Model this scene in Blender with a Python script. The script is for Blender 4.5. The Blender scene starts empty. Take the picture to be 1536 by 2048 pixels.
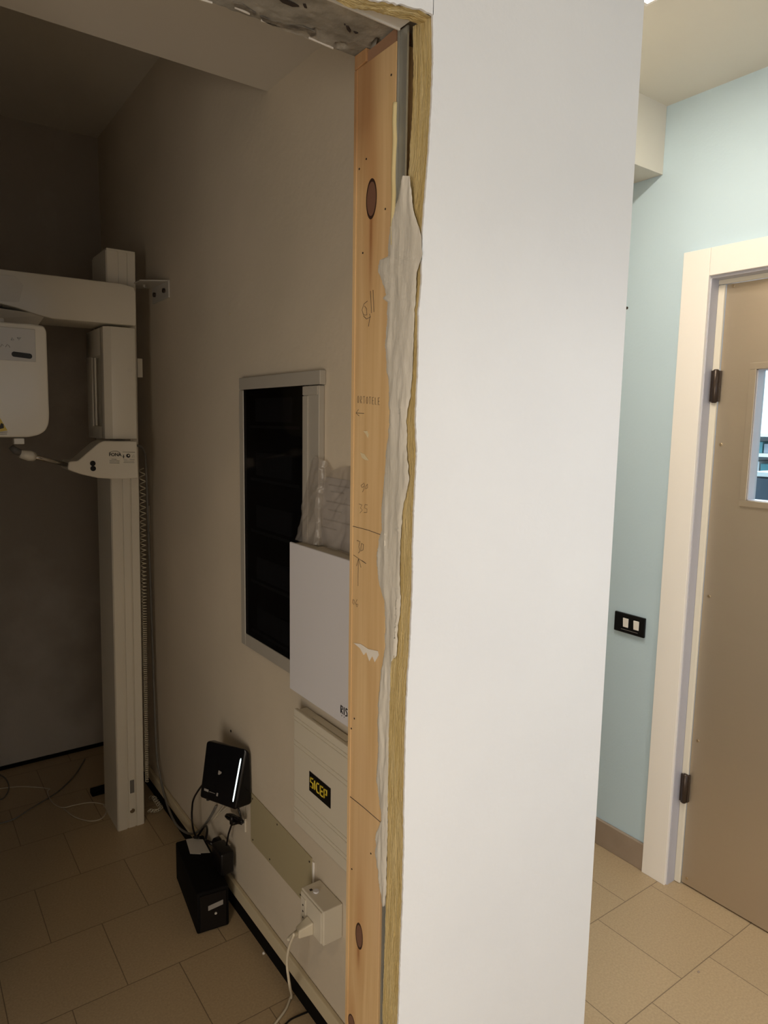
import bpy, bmesh, math, random
from mathutils import Vector, Matrix, noise
random.seed(7)
PI = math.pi
C = bpy.context.scene.collection
S = bpy.context.scene

# ------------------------------------------------------------------ camera
F, CX, CY, H = 1382.0, 768.0, 1024.0, 1.62
def _d(x, y): return Vector((x-CX, -(y-CY), -F)).normalized()
_Y = _d(-230, 830); _X = _d(2710, 878); _X = (_X - _Y*_X.dot(_Y)).normalized(); _Z = _X.cross(_Y)
ROT = Matrix((_X, _Y, _Z))
cam = bpy.data.cameras.new('camera'); co = bpy.data.objects.new('camera', cam); C.objects.link(co)
cam.sensor_fit = 'HORIZONTAL'; cam.sensor_width = 36; cam.lens = 36*F/1536; cam.clip_start = .02
co.matrix_world = Matrix.Translation((0, 0, H)) @ ROT.to_4x4()
S.camera = co
def on(ax, val, px, py):
    """point of the plane axis=val seen at a photograph position (measuring aid)"""
    r = ROT @ Vector(((px-CX)/F, -(py-CY)/F, -1.0)); o = Vector((0, 0, H))
    return o + r*((val-o[ax])/r[ax])

# ------------------------------------------------------------------ light
S.view_settings.view_transform = 'Standard'; S.view_settings.look = 'None'
S.view_settings.gamma = 1; S.view_settings.use_curve_mapping = False
S.view_settings.exposure = 0.0
w = bpy.data.worlds.new('world'); S.world = w; w.use_nodes = True
w.node_tree.nodes['Background'].inputs[0].default_value = (.62, .78, 1, 1)
w.node_tree.nodes['Background'].inputs[1].default_value = .6
def area(name, loc, rot, sx, sy, power, col):
    l = bpy.data.lights.new(name, 'AREA'); l.shape = 'RECTANGLE'; l.size = sx; l.size_y = sy
    l.energy = power; l.color = col
    o = bpy.data.objects.new(name, l); C.objects.link(o); o.location = loc; o.rotation_euler = rot
    return o
WARM = (1, .80, .56)
def spot(name, loc, power, col, ang, blend=.8, rad=.04, aim=None):
    l = bpy.data.lights.new(name, 'SPOT'); l.energy = power; l.color = col; l.spot_size = math.radians(ang); l.spot_blend = blend; l.shadow_soft_size = rad
    o = bpy.data.objects.new(name, l); C.objects.link(o); o.location = loc
    if aim: o.rotation_euler = Vector(aim).to_track_quat('-Z', 'Y').to_euler()
    return o
area('strip_light_corridor', (1.315, 1.125, 2.664), (0, 0, 0), .58, .05, 12.5, (1, .89, .74))
spot('spot_light_entrance', (-.65, .25, 2.652), 16, (1, .72, .44), 165)
spot('spot_light_room', (1.25, -.02, 2.652), 50, (1, .97, .94), 118, 1)  # added unseen fill, brightens the white wall face from above
spot('spot_light_passage', (1.55, 2.6, 2.44), 14, (1, .88, .72), 160)  # added fill under the bulkhead, unseen, lifts the blue wall
area('window_daylight', (1.62, -2.36, 1.45), (PI/2, 0, 0), 1.1, 1.3, 8.5, (.50, .72, 1))  # added daylight fill from behind, cools the white face
area('ceiling_panel_light', (1.7, -1.2, 2.66), (0, 0, 0), .58, .58, 10, (1, .93, .84))  # added unseen panel, broad fill for corridor and white face
area('doorway_glow', (-1.58, -.95, .92), (0, -PI/2, 0), 1.5, 1.3, 46, (1, .86, .69))  # added soft fill for the small room's wall, source unseen
area('office_daylight', (4.2, 1.6, 2.6), (0, 0, 0), 2.0, 2.4, 190, (.70, .86, 1))

# ------------------------------------------------------------------ materials
def mat(name, col, rough=.6, metal=0, spec=.5, noise_amt=0, nscale=8, col2=None, bump=0, bscale=60, coat=0, stretch=None, lo=.35, hi=.65):
    m = bpy.data.materials.new(name); m.use_nodes = True; nt = m.node_tree; b = nt.nodes['Principled BSDF']
    b.inputs['Base Color'].default_value = (*col, 1); b.inputs['Roughness'].default_value = rough
    b.inputs['Metallic'].default_value = metal; b.inputs['Specular IOR Level'].default_value = spec
    b.inputs['Coat Weight'].default_value = coat
    tc = nt.nodes.new('ShaderNodeTexCoord'); mp = nt.nodes.new('ShaderNodeMapping')
    nt.links.new(tc.outputs['Object'], mp.inputs[0])
    if stretch: mp.inputs['Scale'].default_value = stretch
    if col2:
        n = nt.nodes.new('ShaderNodeTexNoise'); n.inputs['Scale'].default_value = nscale; n.inputs['Detail'].default_value = 6
        r = nt.nodes.new('ShaderNodeValToRGB'); r.color_ramp.elements[0].position = lo; r.color_ramp.elements[1].position = hi
        r.color_ramp.elements[0].color = (*col, 1); r.color_ramp.elements[1].color = (*col2, 1)
        nt.links.new(mp.outputs[0], n.inputs['Vector']); nt.links.new(n.outputs['Fac'], r.inputs[0]); nt.links.new(r.outputs[0], b.inputs['Base Color'])
    if bump:
        n2 = nt.nodes.new('ShaderNodeTexNoise'); n2.inputs['Scale'].default_value = bscale; n2.inputs['Detail'].default_value = 4
        bp = nt.nodes.new('ShaderNodeBump'); bp.inputs['Strength'].default_value = bump; bp.inputs['Distance'].default_value = .004
        nt.links.new(mp.outputs[0], n2.inputs['Vector']); nt.links.new(n2.outputs['Fac'], bp.inputs['Height']); nt.links.new(bp.outputs[0], b.inputs['Normal'])
    return m
def emis(name, col, s):
    m = bpy.data.materials.new(name); m.use_nodes = True; b = m.node_tree.nodes['Principled BSDF']
    b.inputs['Base Color'].default_value = (*col, 1)
    b.inputs['Emission Color'].default_value = (*col, 1); b.inputs['Emission Strength'].default_value = s
    return m

M = {}
M['white'] = mat('white_paint', (.79, .79, .80), .55, col2=(.75, .75, .765), nscale=2.2, bump=.12, bscale=90)
M['blue'] = mat('pale_blue_paint', (.51, .66, .76), .45, col2=(.53, .68, .78), nscale=1.5, bump=.1, bscale=120)
M['ceil'] = mat('ceiling_paint', (.74, .71, .62), .8, col2=(.71, .68, .60), nscale=2)
M['plaster'] = mat('old_plaster', (.61, .53, .42), .8, col2=(.56, .49, .385), nscale=2.5, bump=.25, bscale=45)
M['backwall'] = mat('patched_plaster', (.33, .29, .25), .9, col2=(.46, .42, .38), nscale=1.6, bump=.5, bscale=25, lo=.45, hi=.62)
M['soffit'] = mat('soffit_paint', (.60, .56, .49), .8, col2=(.56, .52, .46), nscale=2)
M['trimwhite'] = mat('lacquered_white', (.86, .83, .79), .35)
M['reveal'] = mat('grey_lilac_lacquer', (.46, .46, .52), .4)
M['cream'] = mat('cream_sealant', (.72, .68, .58), .5)
M['skirt'] = mat('brown_tile_skirting', (.30, .235, .18), .5, col2=(.33, .26, .20), nscale=14)
M['black'] = mat('black_plastic', (.006, .005, .005), .35, spec=.3)
M['blackmat'] = mat('black_matt', (.0035, .003, .0025), .8, spec=.12)
M['blackgloss'] = mat('black_gloss', (.004, .004, .005), .22, spec=.3)
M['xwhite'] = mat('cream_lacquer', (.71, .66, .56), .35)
M['xshade'] = mat('cream_lacquer_side', (.66, .61, .52), .4)  # darker copy of the cream lacquer, shade put into the colour
M['greyp'] = mat('light_grey_plastic', (.50, .475, .43), .4)
M['sicep'] = mat('beige_plastic', (.62, .57, .47), .42)
M['box'] = mat('cool_white_plastic', (.64, .63, .66), .4)
M['framegrey'] = mat('grey_metal_frame', (.42, .39, .34), .4, metal=.15)
M['conc'] = mat('rough_concrete', (.20, .185, .155), .95, col2=(.38, .35, .30), nscale=16, bump=1, bscale=40)
M['zinc'] = mat('zinc_profile', (.40, .40, .37), .38, metal=.6, col2=(.34, .34, .31), nscale=10)
M['steel'] = mat('chrome_rod', (.55, .52, .48), .2, metal=1)
M['putty'] = mat('grey_filler', (.66, .635, .58), .42, col2=(.57, .545, .485), nscale=16, stretch=(1, 1, .25), bump=.9, bscale=55, lo=.3, hi=.7)
M['olive'] = mat('olive_cover', (.40, .345, .215), .45)
M['lip'] = mat('beige_strip', (.56, .48, .33), .6)
M['pencil'] = mat('pencil_mark', (.10, .07, .05), .8)
M['faint'] = mat('faint_pencil_mark', (.17, .115, .07), .8)
M['dark'] = mat('dark_spot', (.03, .02, .015), .8)
M['ink'] = mat('black_print', (.012, .011, .011), .6)
M['greyink'] = mat('grey_print', (.26, .24, .22), .7)
M['yellowink'] = mat('yellow_print', (.60, .46, .03), .5)
M['yellow'] = mat('yellow_sticker', (.62, .45, .06), .5)
M['wcable'] = mat('white_cable', (.62, .56, .44), .45)
M['dcable'] = mat('dull_cable', (.52, .46, .37), .6)
M['gcable'] = mat('grey_cable', (.16, .15, .135), .5)
M['chip'] = mat('white_plaster_chip', (.72, .68, .62), .85)
M['bronze'] = mat('dark_bronze', (.045, .030, .022), .3, metal=.4)
M['brass'] = mat('rivet_metal', (.55, .45, .32), .3, metal=1)
M['paperink'] = mat('blurred_print', (.33, .30, .28), .8)
M['paper'] = mat('grey_paper', (.50, .47, .45), .8, col2=(.40, .37, .36), nscale=12)
M['lamp'] = emis('lamp_glow', (1, .90, .70), 14)
M['led'] = emis('led_white', (.85, 1, 1), 1.5)  # emission painted in for a bright reflection
M['breaker'] = mat('breaker_grey', (.34, .34, .33), .4)
M['wred'] = mat('wood_end_grain', (.30, .17, .10), .8)

def steel_door():
    m = mat('brushed_steel', (.52, .445, .35), .36, metal=.75)
    nt = m.node_tree; b = nt.nodes['Principled BSDF']
    tc = nt.nodes.new('ShaderNodeTexCoord'); mp = nt.nodes.new('ShaderNodeMapping'); mp.inputs['Scale'].default_value = (4, 4, 220)
    n = nt.nodes.new('ShaderNodeTexNoise'); n.inputs['Scale'].default_value = 1; n.inputs['Detail'].default_value = 3
    r = nt.nodes.new('ShaderNodeMapRange'); r.inputs[3].default_value = .30; r.inputs[4].default_value = .46
    nt.links.new(tc.outputs['Object'], mp.inputs[0]); nt.links.new(mp.outputs[0], n.inputs['Vector'])
    nt.links.new(n.outputs['Fac'], r.inputs[0]); nt.links.new(r.outputs[0], b.inputs['Roughness'])
    return m
M['door'] = steel_door()

def math_node(nt, op, a, b=None, c=None):
    n = nt.nodes.new('ShaderNodeMath'); n.operation = op
    for i, v in enumerate((a, b, c)):
        if v is None: continue
        if isinstance(v, (int, float)): n.inputs[i].default_value = v
        else: nt.links.new(v, n.inputs[i])
    return n.outputs[0]
def floor_mat():
    m = mat('floor_tiles', (.4, .3, .2), .38); nt = m.node_tree; b = nt.nodes['Principled BSDF']
    tc = nt.nodes.new('ShaderNodeTexCoord'); mp = nt.nodes.new('ShaderNodeMapping')
    mp.inputs['Location'].default_value = (.03-.05, -.081, 0)
    br = nt.nodes.new('ShaderNodeTexBrick'); br.offset = .5; br.inputs['Scale'].default_value = 1
    br.inputs['Brick Width'].default_value = .30; br.inputs['Row Height'].default_value = .30; br.inputs['Mortar Size'].default_value = .0016
    br.inputs['Mortar Smooth'].default_value = .3
    br.inputs['Color1'].default_value = (.43, .325, .20, 1); br.inputs['Color2'].default_value = (.41, .31, .19, 1)
    br.inputs['Mortar'].default_value = (.20, .145, .09, 1)
    n = nt.nodes.new('ShaderNodeTexNoise'); n.inputs['Scale'].default_value = 160; n.inputs['Detail'].default_value = 3
    mx = nt.nodes.new('ShaderNodeMixRGB'); mx.blend_type = 'OVERLAY'; mx.inputs[0].default_value = .22
    n3 = nt.nodes.new('ShaderNodeTexNoise'); n3.inputs['Scale'].default_value = 3; n3.inputs['Detail'].default_value = 3
    r = nt.nodes.new('ShaderNodeMapRange'); r.inputs[3].default_value = .30; r.inputs[4].default_value = .50
    nt.links.new(tc.outputs['Object'], mp.inputs[0]); nt.links.new(mp.outputs[0], br.inputs['Vector'])
    nt.links.new(tc.outputs['Object'], n.inputs['Vector']); nt.links.new(br.outputs['Color'], mx.inputs[1]); nt.links.new(n.outputs['Fac'], mx.inputs[2])
    nt.links.new(mx.outputs[0], b.inputs['Base Color']); nt.links.new(tc.outputs['Object'], n3.inputs['Vector']); nt.links.new(n3.outputs['Fac'], r.inputs[0])
    nt.links.new(r.outputs[0], b.inputs['Roughness'])
    bp = nt.nodes.new('ShaderNodeBump'); bp.inputs['Strength'].default_value = .4; bp.inputs['Distance'].default_value = .002; bp.invert = True
    nt.links.new(br.outputs['Fac'], bp.inputs['Height']); nt.links.new(bp.outputs[0], b.inputs['Normal'])
    return m
M['floor'] = floor_mat()

def wood_mat():
    """pine: world-space y,z grain with knots"""
    m = mat('pine_board', (.55, .34, .16), .55); nt = m.node_tree; b = nt.nodes['Principled BSDF']; L = nt.links
    g = nt.nodes.new('ShaderNodeNewGeometry'); sp = nt.nodes.new('ShaderNodeSeparateXYZ'); L.new(g.outputs['Position'], sp.inputs[0])
    y, z = sp.outputs[1], sp.outputs[2]
    kb = on(0, .71, 703, 2046); knots = [(1.041, 2.006, .0155, .032), (1.050, .598, .0125, .027), (kb.y, kb.z, .012, .018)]
    infl = None; dark = None; ring = None; halo = None
    for (ky, kz, ry, rz) in knots:
        dy = math_node(nt, 'SUBTRACT', y, ky); dz = math_node(nt, 'SUBTRACT', z, kz)
        a = math_node(nt, 'POWER', math_node(nt, 'ABSOLUTE', math_node(nt, 'DIVIDE', dy, ry)), 2)
        c = math_node(nt, 'POWER', math_node(nt, 'ABSOLUTE', math_node(nt, 'DIVIDE', dz, rz)), 2)
        r2 = math_node(nt, 'ADD', a, c)
        core = math_node(nt, 'LESS_THAN', r2, 1.0)
        rg = math_node(nt, 'MULTIPLY', math_node(nt, 'LESS_THAN', r2, 1.12), math_node(nt, 'GREATER_THAN', r2, .78))
        c2 = math_node(nt, 'DIVIDE', c, 22.0)
        h = math_node(nt, 'POWER', 2.718, math_node(nt, 'MULTIPLY', math_node(nt, 'ADD', math_node(nt, 'DIVIDE', a, 2.6), c2), -1))
        # grain pushed sideways near a knot
        push = math_node(nt, 'MULTIPLY', math_node(nt, 'MULTIPLY', dy, h), -1.6)
        infl = push if infl is None else math_node(nt, 'ADD', infl, push)
        dark = core if dark is None else math_node(nt, 'MAXIMUM', dark, core)
        ring = rg if ring is None else math_node(nt, 'MAXIMUM', ring, rg)
        halo = h if halo is None else math_node(nt, 'MAXIMUM', halo, h)
    cb = nt.nodes.new('ShaderNodeCombineXYZ'); L.new(math_node(nt, 'ADD', y, infl), cb.inputs[1]); L.new(z, cb.inputs[2])
    mp = nt.nodes.new('ShaderNodeMapping'); mp.inputs['Scale'].default_value = (1, 42, 1.6); L.new(cb.outputs[0], mp.inputs[0])
    n = nt.nodes.new('ShaderNodeTexNoise'); n.inputs['Scale'].default_value = 1.4; n.inputs['Detail'].default_value = 5; L.new(mp.outputs[0], n.inputs['Vector'])
    r = nt.nodes.new('ShaderNodeValToRGB'); e = r.color_ramp.elements; e[0].position = .3; e[0].color = (.57, .375, .18, 1); e[1].position = .72; e[1].color = (.70, .50, .27, 1)
    L.new(n.outputs['Fac'], r.inputs[0])
    # broad stain variation
    mp2 = nt.nodes.new('ShaderNodeMapping'); mp2.inputs['Scale'].default_value = (1, 9, 2.2); L.new(g.outputs['Position'], mp2.inputs[0])
    n2 = nt.nodes.new('ShaderNodeTexNoise'); n2.inputs['Scale'].default_value = 1; n2.inputs['Detail'].default_value = 3; L.new(mp2.outputs[0], n2.inputs['Vector'])
    def mix(fac, c1, c2, bt='MIX'):
        k = nt.nodes.new('ShaderNodeMixRGB'); k.blend_type = bt
        for i, v in enumerate((fac, c1, c2)):
            if isinstance(v, (int, float)): k.inputs[i].default_value = v
            elif isinstance(v, tuple): k.inputs[i].default_value = (*v, 1)
            else: L.new(v, k.inputs[i])
        return k.outputs[0]
    col = mix(math_node(nt, 'MULTIPLY', math_node(nt, 'GREATER_THAN', z, 1.0), 0), r.outputs[0], (.5, .3, .1))
    mr = nt.nodes.new('ShaderNodeMapRange'); mr.inputs[1].default_value = .5; mr.inputs[2].default_value = .75; mr.inputs[4].default_value = .45; L.new(n2.outputs['Fac'], mr.inputs[0])
    col = mix(mr.outputs[0], col, (.60, .40, .24))
    # red heartwood stain towards the top of the board
    mz = nt.nodes.new('ShaderNodeMapRange'); mz.inputs[1].default_value = 2.02; mz.inputs[2].default_value = 2.14; L.new(z, mz.inputs[0])
    my = nt.nodes.new('ShaderNodeMapRange'); my.inputs[1].default_value = 1.015; my.inputs[2].default_value = 1.05; L.new(y, my.inputs[0])
    col = mix(math_node(nt, 'MULTIPLY', math_node(nt, 'MULTIPLY', mz.outputs[0], my.outputs[0]), .65), col, (.30, .125, .045))
    col = mix(math_node(nt, 'MULTIPLY', halo, .50), col, (.42, .19, .065))
    for (ky, kz, ln, k) in ((1.041, 1.985, .16, .75), (1.052, .575, .055, .7)):
        a = math_node(nt, 'POWER', math_node(nt, 'ABSOLUTE', math_node(nt, 'DIVIDE', math_node(nt, 'SUBTRACT', y, ky), .0048)), 2)
        m1 = nt.nodes.new('ShaderNodeMapRange'); m1.inputs[1].default_value = kz-ln; m1.inputs[2].default_value = kz-ln*.3; L.new(z, m1.inputs[0])
        f = math_node(nt, 'MULTIPLY', math_node(nt, 'MULTIPLY', m1.outputs[0], math_node(nt, 'LESS_THAN', z, kz+.03)), math_node(nt, 'POWER', 2.718, math_node(nt, 'MULTIPLY', a, -1)))
        col = mix(math_node(nt, 'MULTIPLY', f, k), col, (.27, .105, .035))
    col = mix(dark, col, (.17, .085, .055)); col = mix(ring, col, (.035, .016, .01))
    L.new(col, b.inputs['Base Color'])
    bp = nt.nodes.new('ShaderNodeBump'); bp.inputs['Strength'].default_value = .12; bp.inputs['Distance'].default_value = .002
    L.new(n.outputs['Fac'], bp.inputs['Height']); L.new(bp.outputs[0], b.inputs['Normal'])
    return m
M['pine'] = wood_mat()
M['chipboard'] = mat('yellow_board_core', (.56, .42, .17), .8, col2=(.66, .53, .27), nscale=26, stretch=(1, 6, .35), bump=1, bscale=90)

def glass(name, tint, rough=.02, mixf=.5):
    m = bpy.data.materials.new(name); m.use_nodes = True; nt = m.node_tree; nt.nodes.clear()
    o = nt.nodes.new('ShaderNodeOutputMaterial'); t = nt.nodes.new('ShaderNodeBsdfTransparent'); t.inputs[0].default_value = (*tint, 1)
    g = nt.nodes.new('ShaderNodeBsdfGlossy'); g.inputs['Roughness'].default_value = rough; g.inputs[0].default_value = (.9, .9, .9, 1)
    f = nt.nodes.new('ShaderNodeFresnel'); f.inputs[0].default_value = 1.45
    mx = nt.nodes.new('ShaderNodeMixShader'); k = math_node(nt, 'MULTIPLY', f.outputs[0], mixf)
    nt.links.new(k, mx.inputs[0]); nt.links.new(t.outputs[0], mx.inputs[1]); nt.links.new(g.outputs[0], mx.inputs[2]); nt.links.new(mx.outputs[0], o.inputs[0])
    return m
M['smoked'] = glass('smoked_glass', (.34, .34, .36), .06, .30)
M['pane'] = glass('clear_glass', (.93, .97, .97))
def plastic_film():
    m = bpy.data.materials.new('clear_film'); m.use_nodes = True; nt = m.node_tree; nt.nodes.clear()
    o = nt.nodes.new('ShaderNodeOutputMaterial'); t = nt.nodes.new('ShaderNodeBsdfTransparent'); t.inputs[0].default_value = (.86, .84, .82, 1)
    g = nt.nodes.new('ShaderNodeBsdfPrincipled'); g.inputs['Base Color'].default_value = (.50, .46, .42, 1); g.inputs['Roughness'].default_value = .15
    mx = nt.nodes.new('ShaderNodeMixShader'); mx.inputs[0].default_value = .32
    nt.links.new(t.outputs[0], mx.inputs[1]); nt.links.new(g.outputs[0], mx.inputs[2]); nt.links.new(mx.outputs[0], o.inputs[0])
    return m
M['film'] = plastic_film()

# ------------------------------------------------------------------ mesh helpers
class MB:
    def __init__(s): s.bm = bmesh.new()
    def box(s, lo, hi, bev=0, seg=2):
        lo = Vector(lo); hi = Vector(hi); t = bmesh.new(); bmesh.ops.create_cube(t, size=1)
        for v in t.verts: v.co = Vector([lo[i] + (hi[i]-lo[i])*(v.co[i]+.5) for i in range(3)])
        return s._add(t, bev, seg)
    def hexa(s, p, bev=0, seg=2):
        t = bmesh.new(); v = [t.verts.new(q) for q in p]
        for f in ((0,1,2,3), (7,6,5,4), (0,4,5,1), (1,5,6,2), (2,6,7,3), (3,7,4,0)): t.faces.new([v[i] for i in f])
        return s._add(t, bev, seg)
    def _add(s, t, bev=0, seg=2):
        bmesh.ops.recalc_face_normals(t, faces=t.faces)
        if bev: bmesh.ops.bevel(t, geom=t.edges[:], offset=bev, segments=seg, affect='EDGES', profile=.5, clamp_overlap=True)
        me = bpy.data.meshes.new('t'); t.to_mesh(me); s.bm.from_mesh(me); bpy.data.meshes.remove(me); t.free(); return s
    def prism(s, pts, ext, bev=0, seg=2):
        """pts: 3D polygon, ext: extrusion vector"""
        t = bmesh.new(); a = [t.verts.new(p) for p in pts]; e = Vector(ext); b = [t.verts.new(Vector(p)+e) for p in pts]
        n = len(pts); t.faces.new(a); t.faces.new(b[::-1])
        for i in range(n): t.faces.new((a[i], a[(i+1) % n], b[(i+1) % n], b[i]))
        return s._add(t, bev, seg)
    def tube(s, pts, r, n=8, cap=True):
        pts = [Vector(p) for p in pts]; t = bmesh.new(); rings = []; up = None
        for i, p in enumerate(pts):
            d = (pts[min(i+1, len(pts)-1)] - pts[max(i-1, 0)]).normalized()
            if up is None: up = d.orthogonal().normalized()
            else:
                up = up - d*up.dot(d); up = up.normalized() if up.length > 1e-6 else d.orthogonal().normalized()
            sd = d.cross(up); rr = r[i] if isinstance(r, (list, tuple)) else r
            rings.append([t.verts.new(p + (up*math.cos(2*PI*k/n) + sd*math.sin(2*PI*k/n))*rr) for k in range(n)])
        for a, b in zip(rings, rings[1:]):
            for k in range(n): t.faces.new((a[k], a[(k+1) % n], b[(k+1) % n], b[k]))
        if cap: t.faces.new(rings[0][::-1]); t.faces.new(rings[-1])
        for f in t.faces: f.smooth = True
        return s._add(t)
    def disc(s, c, nrm, r, th, n=20, bev=0):
        c = Vector(c); nrm = Vector(nrm).normalized(); u = nrm.orthogonal().normalized(); v = nrm.cross(u)
        return s.prism([c + (u*math.cos(2*PI*k/n) + v*math.sin(2*PI*k/n))*r for k in range(n)], nrm*th, bev)
def smooth_path(pts, n=8, floor=None):
    P = [Vector(p) for p in pts]; out = []
    for i in range(len(P)-1):
        a, b, c, d = P[max(i-1, 0)], P[i], P[i+1], P[min(i+2, len(P)-1)]
        for k in range(n):
            t = k/n; out.append(.5*((2*b) + (c-a)*t + (2*a-5*b+4*c-d)*t*t + (3*b-a-3*c+d)*t**3))
    out.append(P[-1])
    if floor is not None:
        for v in out: v.z = max(v.z, floor)
    return out
def rootloc(o):
    v = Vector((0, 0, 0))
    while o: v += o.location; o = o.parent
    return v
def obj(name, mb, m, parent=None, lean=None, **props):
    bm = mb.bm if isinstance(mb, MB) else mb
    if lean:
        for v in bm.verts: v.co.x += lean(v.co.z)
    if parent:
        off = rootloc(parent)
        for v in bm.verts: v.co -= off
    me = bpy.data.meshes.new(name); bm.to_mesh(me); bm.free(); me.materials.append(M[m] if isinstance(m, str) else m)
    o = bpy.data.objects.new(name, me); C.objects.link(o)
    if parent: o.parent = parent
    for k, v in props.items(): o[k] = v
    return o
def smooth(o, ang=40):
    for p in o.data.polygons: p.use_smooth = True
    o.data.set_sharp_from_angle(angle=math.radians(ang)); return o
def thing(name, label, cat, loc, group=None):
    o = bpy.data.objects.new(name, None); C.objects.link(o); o.location = loc; o.empty_display_size = .05
    o['label'] = label; o['category'] = cat
    if group: o['group'] = group
    return o
def tag(o, label, cat, group=None):
    o['label'] = label; o['category'] = cat
    if group: o['group'] = group
    return o
def struct(name, mb, m, **k): return obj(name, mb, m, kind='structure', **k)
def text(s, origin, u, v, size, m, name, parent, th=.0004, sx=1, shear=0, bold=0, align='LEFT'):
    c = bpy.data.curves.new('txt', 'FONT'); c.body = s; c.size = size; c.extrude = th; c.offset = bold; c.shear = shear; c.align_x = align
    o = bpy.data.objects.new('txt', c); C.objects.link(o); dg = bpy.context.evaluated_depsgraph_get(); dg.update()
    me = bpy.data.meshes.new_from_object(o.evaluated_get(dg)); bpy.data.objects.remove(o)
    u = Vector(u); v = Vector(v); w_ = u.cross(v); bm = bmesh.new(); bm.from_mesh(me); bpy.data.meshes.remove(me)
    for q in bm.verts: q.co = Vector(origin) + u*q.co.x*sx + v*q.co.y + w_*q.co.z
    return obj(name, bm, m, parent)
def strokes(lines, r, m, name, parent):
    mb = MB()
    for l in lines: mb.tube(l, r, 5)
    return obj(name, mb, m, parent)

# ================================================================== SETTING
W = .86          # wall of the small room
XB = 2.177       # pale blue wall
struct('floor', MB().box((-2.2, -2.4, -.05), (5.6, 4.2, 0)), 'floor')
# --- front rooms
struct('ceiling', MB().box((-2.2, -2.4, 2.70), (5.6, 1.0, 2.75)).box((1.0, 1.0, 2.70), (5.6, 4.2, 2.75))
       .box((-2.2, -2.4, 2.68), (5.6, .935, 2.70)).box((1.0, .935, 2.68), (5.6, 4.2, 2.70)), 'ceil')
# blue wall with the door opening (y .36 .. 1.25) and an added, unseen daylight window further back
struct('wall_right', MB().box((XB, 1.262, 0), (2.30, 4.2, 2.68)).box((XB, .36, 2.11), (2.30, 1.262, 2.68)).box((XB, -2.4, 0), (2.30, .36, 2.68)), 'blue')
struct('wall_rear', MB().box((-1.8, -2.5, 0), (1.05, -2.4, 2.68)).box((1.05, -2.5, 0), (2.15, -2.4, .80)).box((1.05, -2.5, 2.1), (2.15, -2.4, 2.68)).box((2.15, -2.5, 0), (XB, -2.4, 2.68)), 'white')
# wall on the left, with an unseen doorway opening, added for the fill light
struct('wall_left', MB().box((-1.7, -2.4, 0), (-1.6, -1.62, 2.68)).box((-1.7, -.28, 0), (-1.6, .9, 2.68)).box((-1.7, -1.62, 2.15), (-1.6, -.28, 2.68)), 'white')
struct('wall_end', MB().box((.98, 4.1, 0), (XB, 4.2, 2.68)), 'blue')
wf = struct('window_1', MB().box((1.05, -2.47, .8), (1.11, -2.41, 2.1)).box((2.09, -2.47, .8), (2.15, -2.41, 2.1)).box((1.05, -2.47, .8), (2.15, -2.41, .86)).box((1.05, -2.47, 2.04), (2.15, -2.41, 2.1)), 'trimwhite')  # unseen window, added to go with the daylight fill
obj('pane', MB().box((1.11, -2.445, .86), (2.09, -2.44, 2.04)), 'pane', wf)  # pane of the added, unseen window
struct('trim_1', MB().box((1.0, 1.455, 2.464), (XB-.001, 4.1, 2.69)), 'ceil')          # dropped bulkhead
struct('baseboard_right', MB().box((2.163, 1.346, 0), (XB-.0005, 4.1, .102), .002), 'skirt')

# --- small room behind the opening
ZB = 2.235
struct('wall_inner', MB().box((W, 1.09, 0), (.98, 4.1, 2.95)), 'plaster')
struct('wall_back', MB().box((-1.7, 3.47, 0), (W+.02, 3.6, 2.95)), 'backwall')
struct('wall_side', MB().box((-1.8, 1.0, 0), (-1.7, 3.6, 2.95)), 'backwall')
struct('ceiling_small_room', MB().box((-1.8, 1.0, 2.88), (.98, 3.6, 2.95)), 'soffit')
struct('trim_2', MB().box((-1.75, 1.105, 2.47), (W+.01, 1.746, 2.94)), 'soffit')         # beam
# partition (its core), left and right of the opening
struct('wall_partition', MB().box((.86, .935, 0), (1.245, 1.09, 2.70)).box((-1.8, .935, 0), (-.34, 1.105, 2.70))
       .box((-1.8, .975, 2.276), (.86, 1.095, 2.94)).box((.76, 1.0, 2.25), (.87, 1.095, 2.3)).box((1.245, .935, 2.685), (2.18, .975, 2.70)), 'plaster')

# --- white front skin with jagged edge
edge = [(866, 22), (866, 60), (867, 100), (864, 200), (860, 260), (858, 300), (850, 400), (845, 470), (844, 560), (838, 620), (836, 740), (832, 840), (834, 900),
        (829, 1020), (826, 1100), (826, 1160), (822, 1260), (820, 1300), (816, 1350), (812, 1450), (811, 1500), (809, 1600), (808, 1700), (806, 1800), (802, 1900), (797, 2048)]
ep = [on(1, .9, *p) for p in edge]
ztop = ep[0].z
def edge_x(z):
    if z >= ep[0].z: return ep[0].x
    for a, b in zip(ep, ep[1:]):
        if b.z <= z: t = (a.z-z)/(a.z-b.z); return a.x + (b.x-a.x)*t
    return ep[-1].x
random.seed(3)
def jag(z, a=.0010):
    return a*(noise.noise(Vector((z*70, .3, 0)))*.9 + noise.noise(Vector((z*190, 7, 0)))*.8 + .5*noise.noise(Vector((z*12, 3, 1))))
N = 520
mb = bmesh.new(); prev = None
for i in range(N+1):
    z = ztop*i/N; x = edge_x(z) + jag(z)
    a = mb.verts.new((x, .9, z)); b_ = mb.verts.new((x + .0005, .9045, z)); r0 = mb.verts.new((1.250, .9, z)); r1 = mb.verts.new((1.250, .9045, z))
    if prev:
        mb.faces.new((prev[0], prev[2], r0, a)); mb.faces.new((prev[1], prev[0], a, b_)); mb.faces.new((prev[3], prev[1], b_, r1)); mb.faces.new((prev[2], prev[3], r1, r0))
    prev = (a, b_, r0, r1)
MBt = MB(); MBt.bm.free(); MBt.bm = mb
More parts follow.
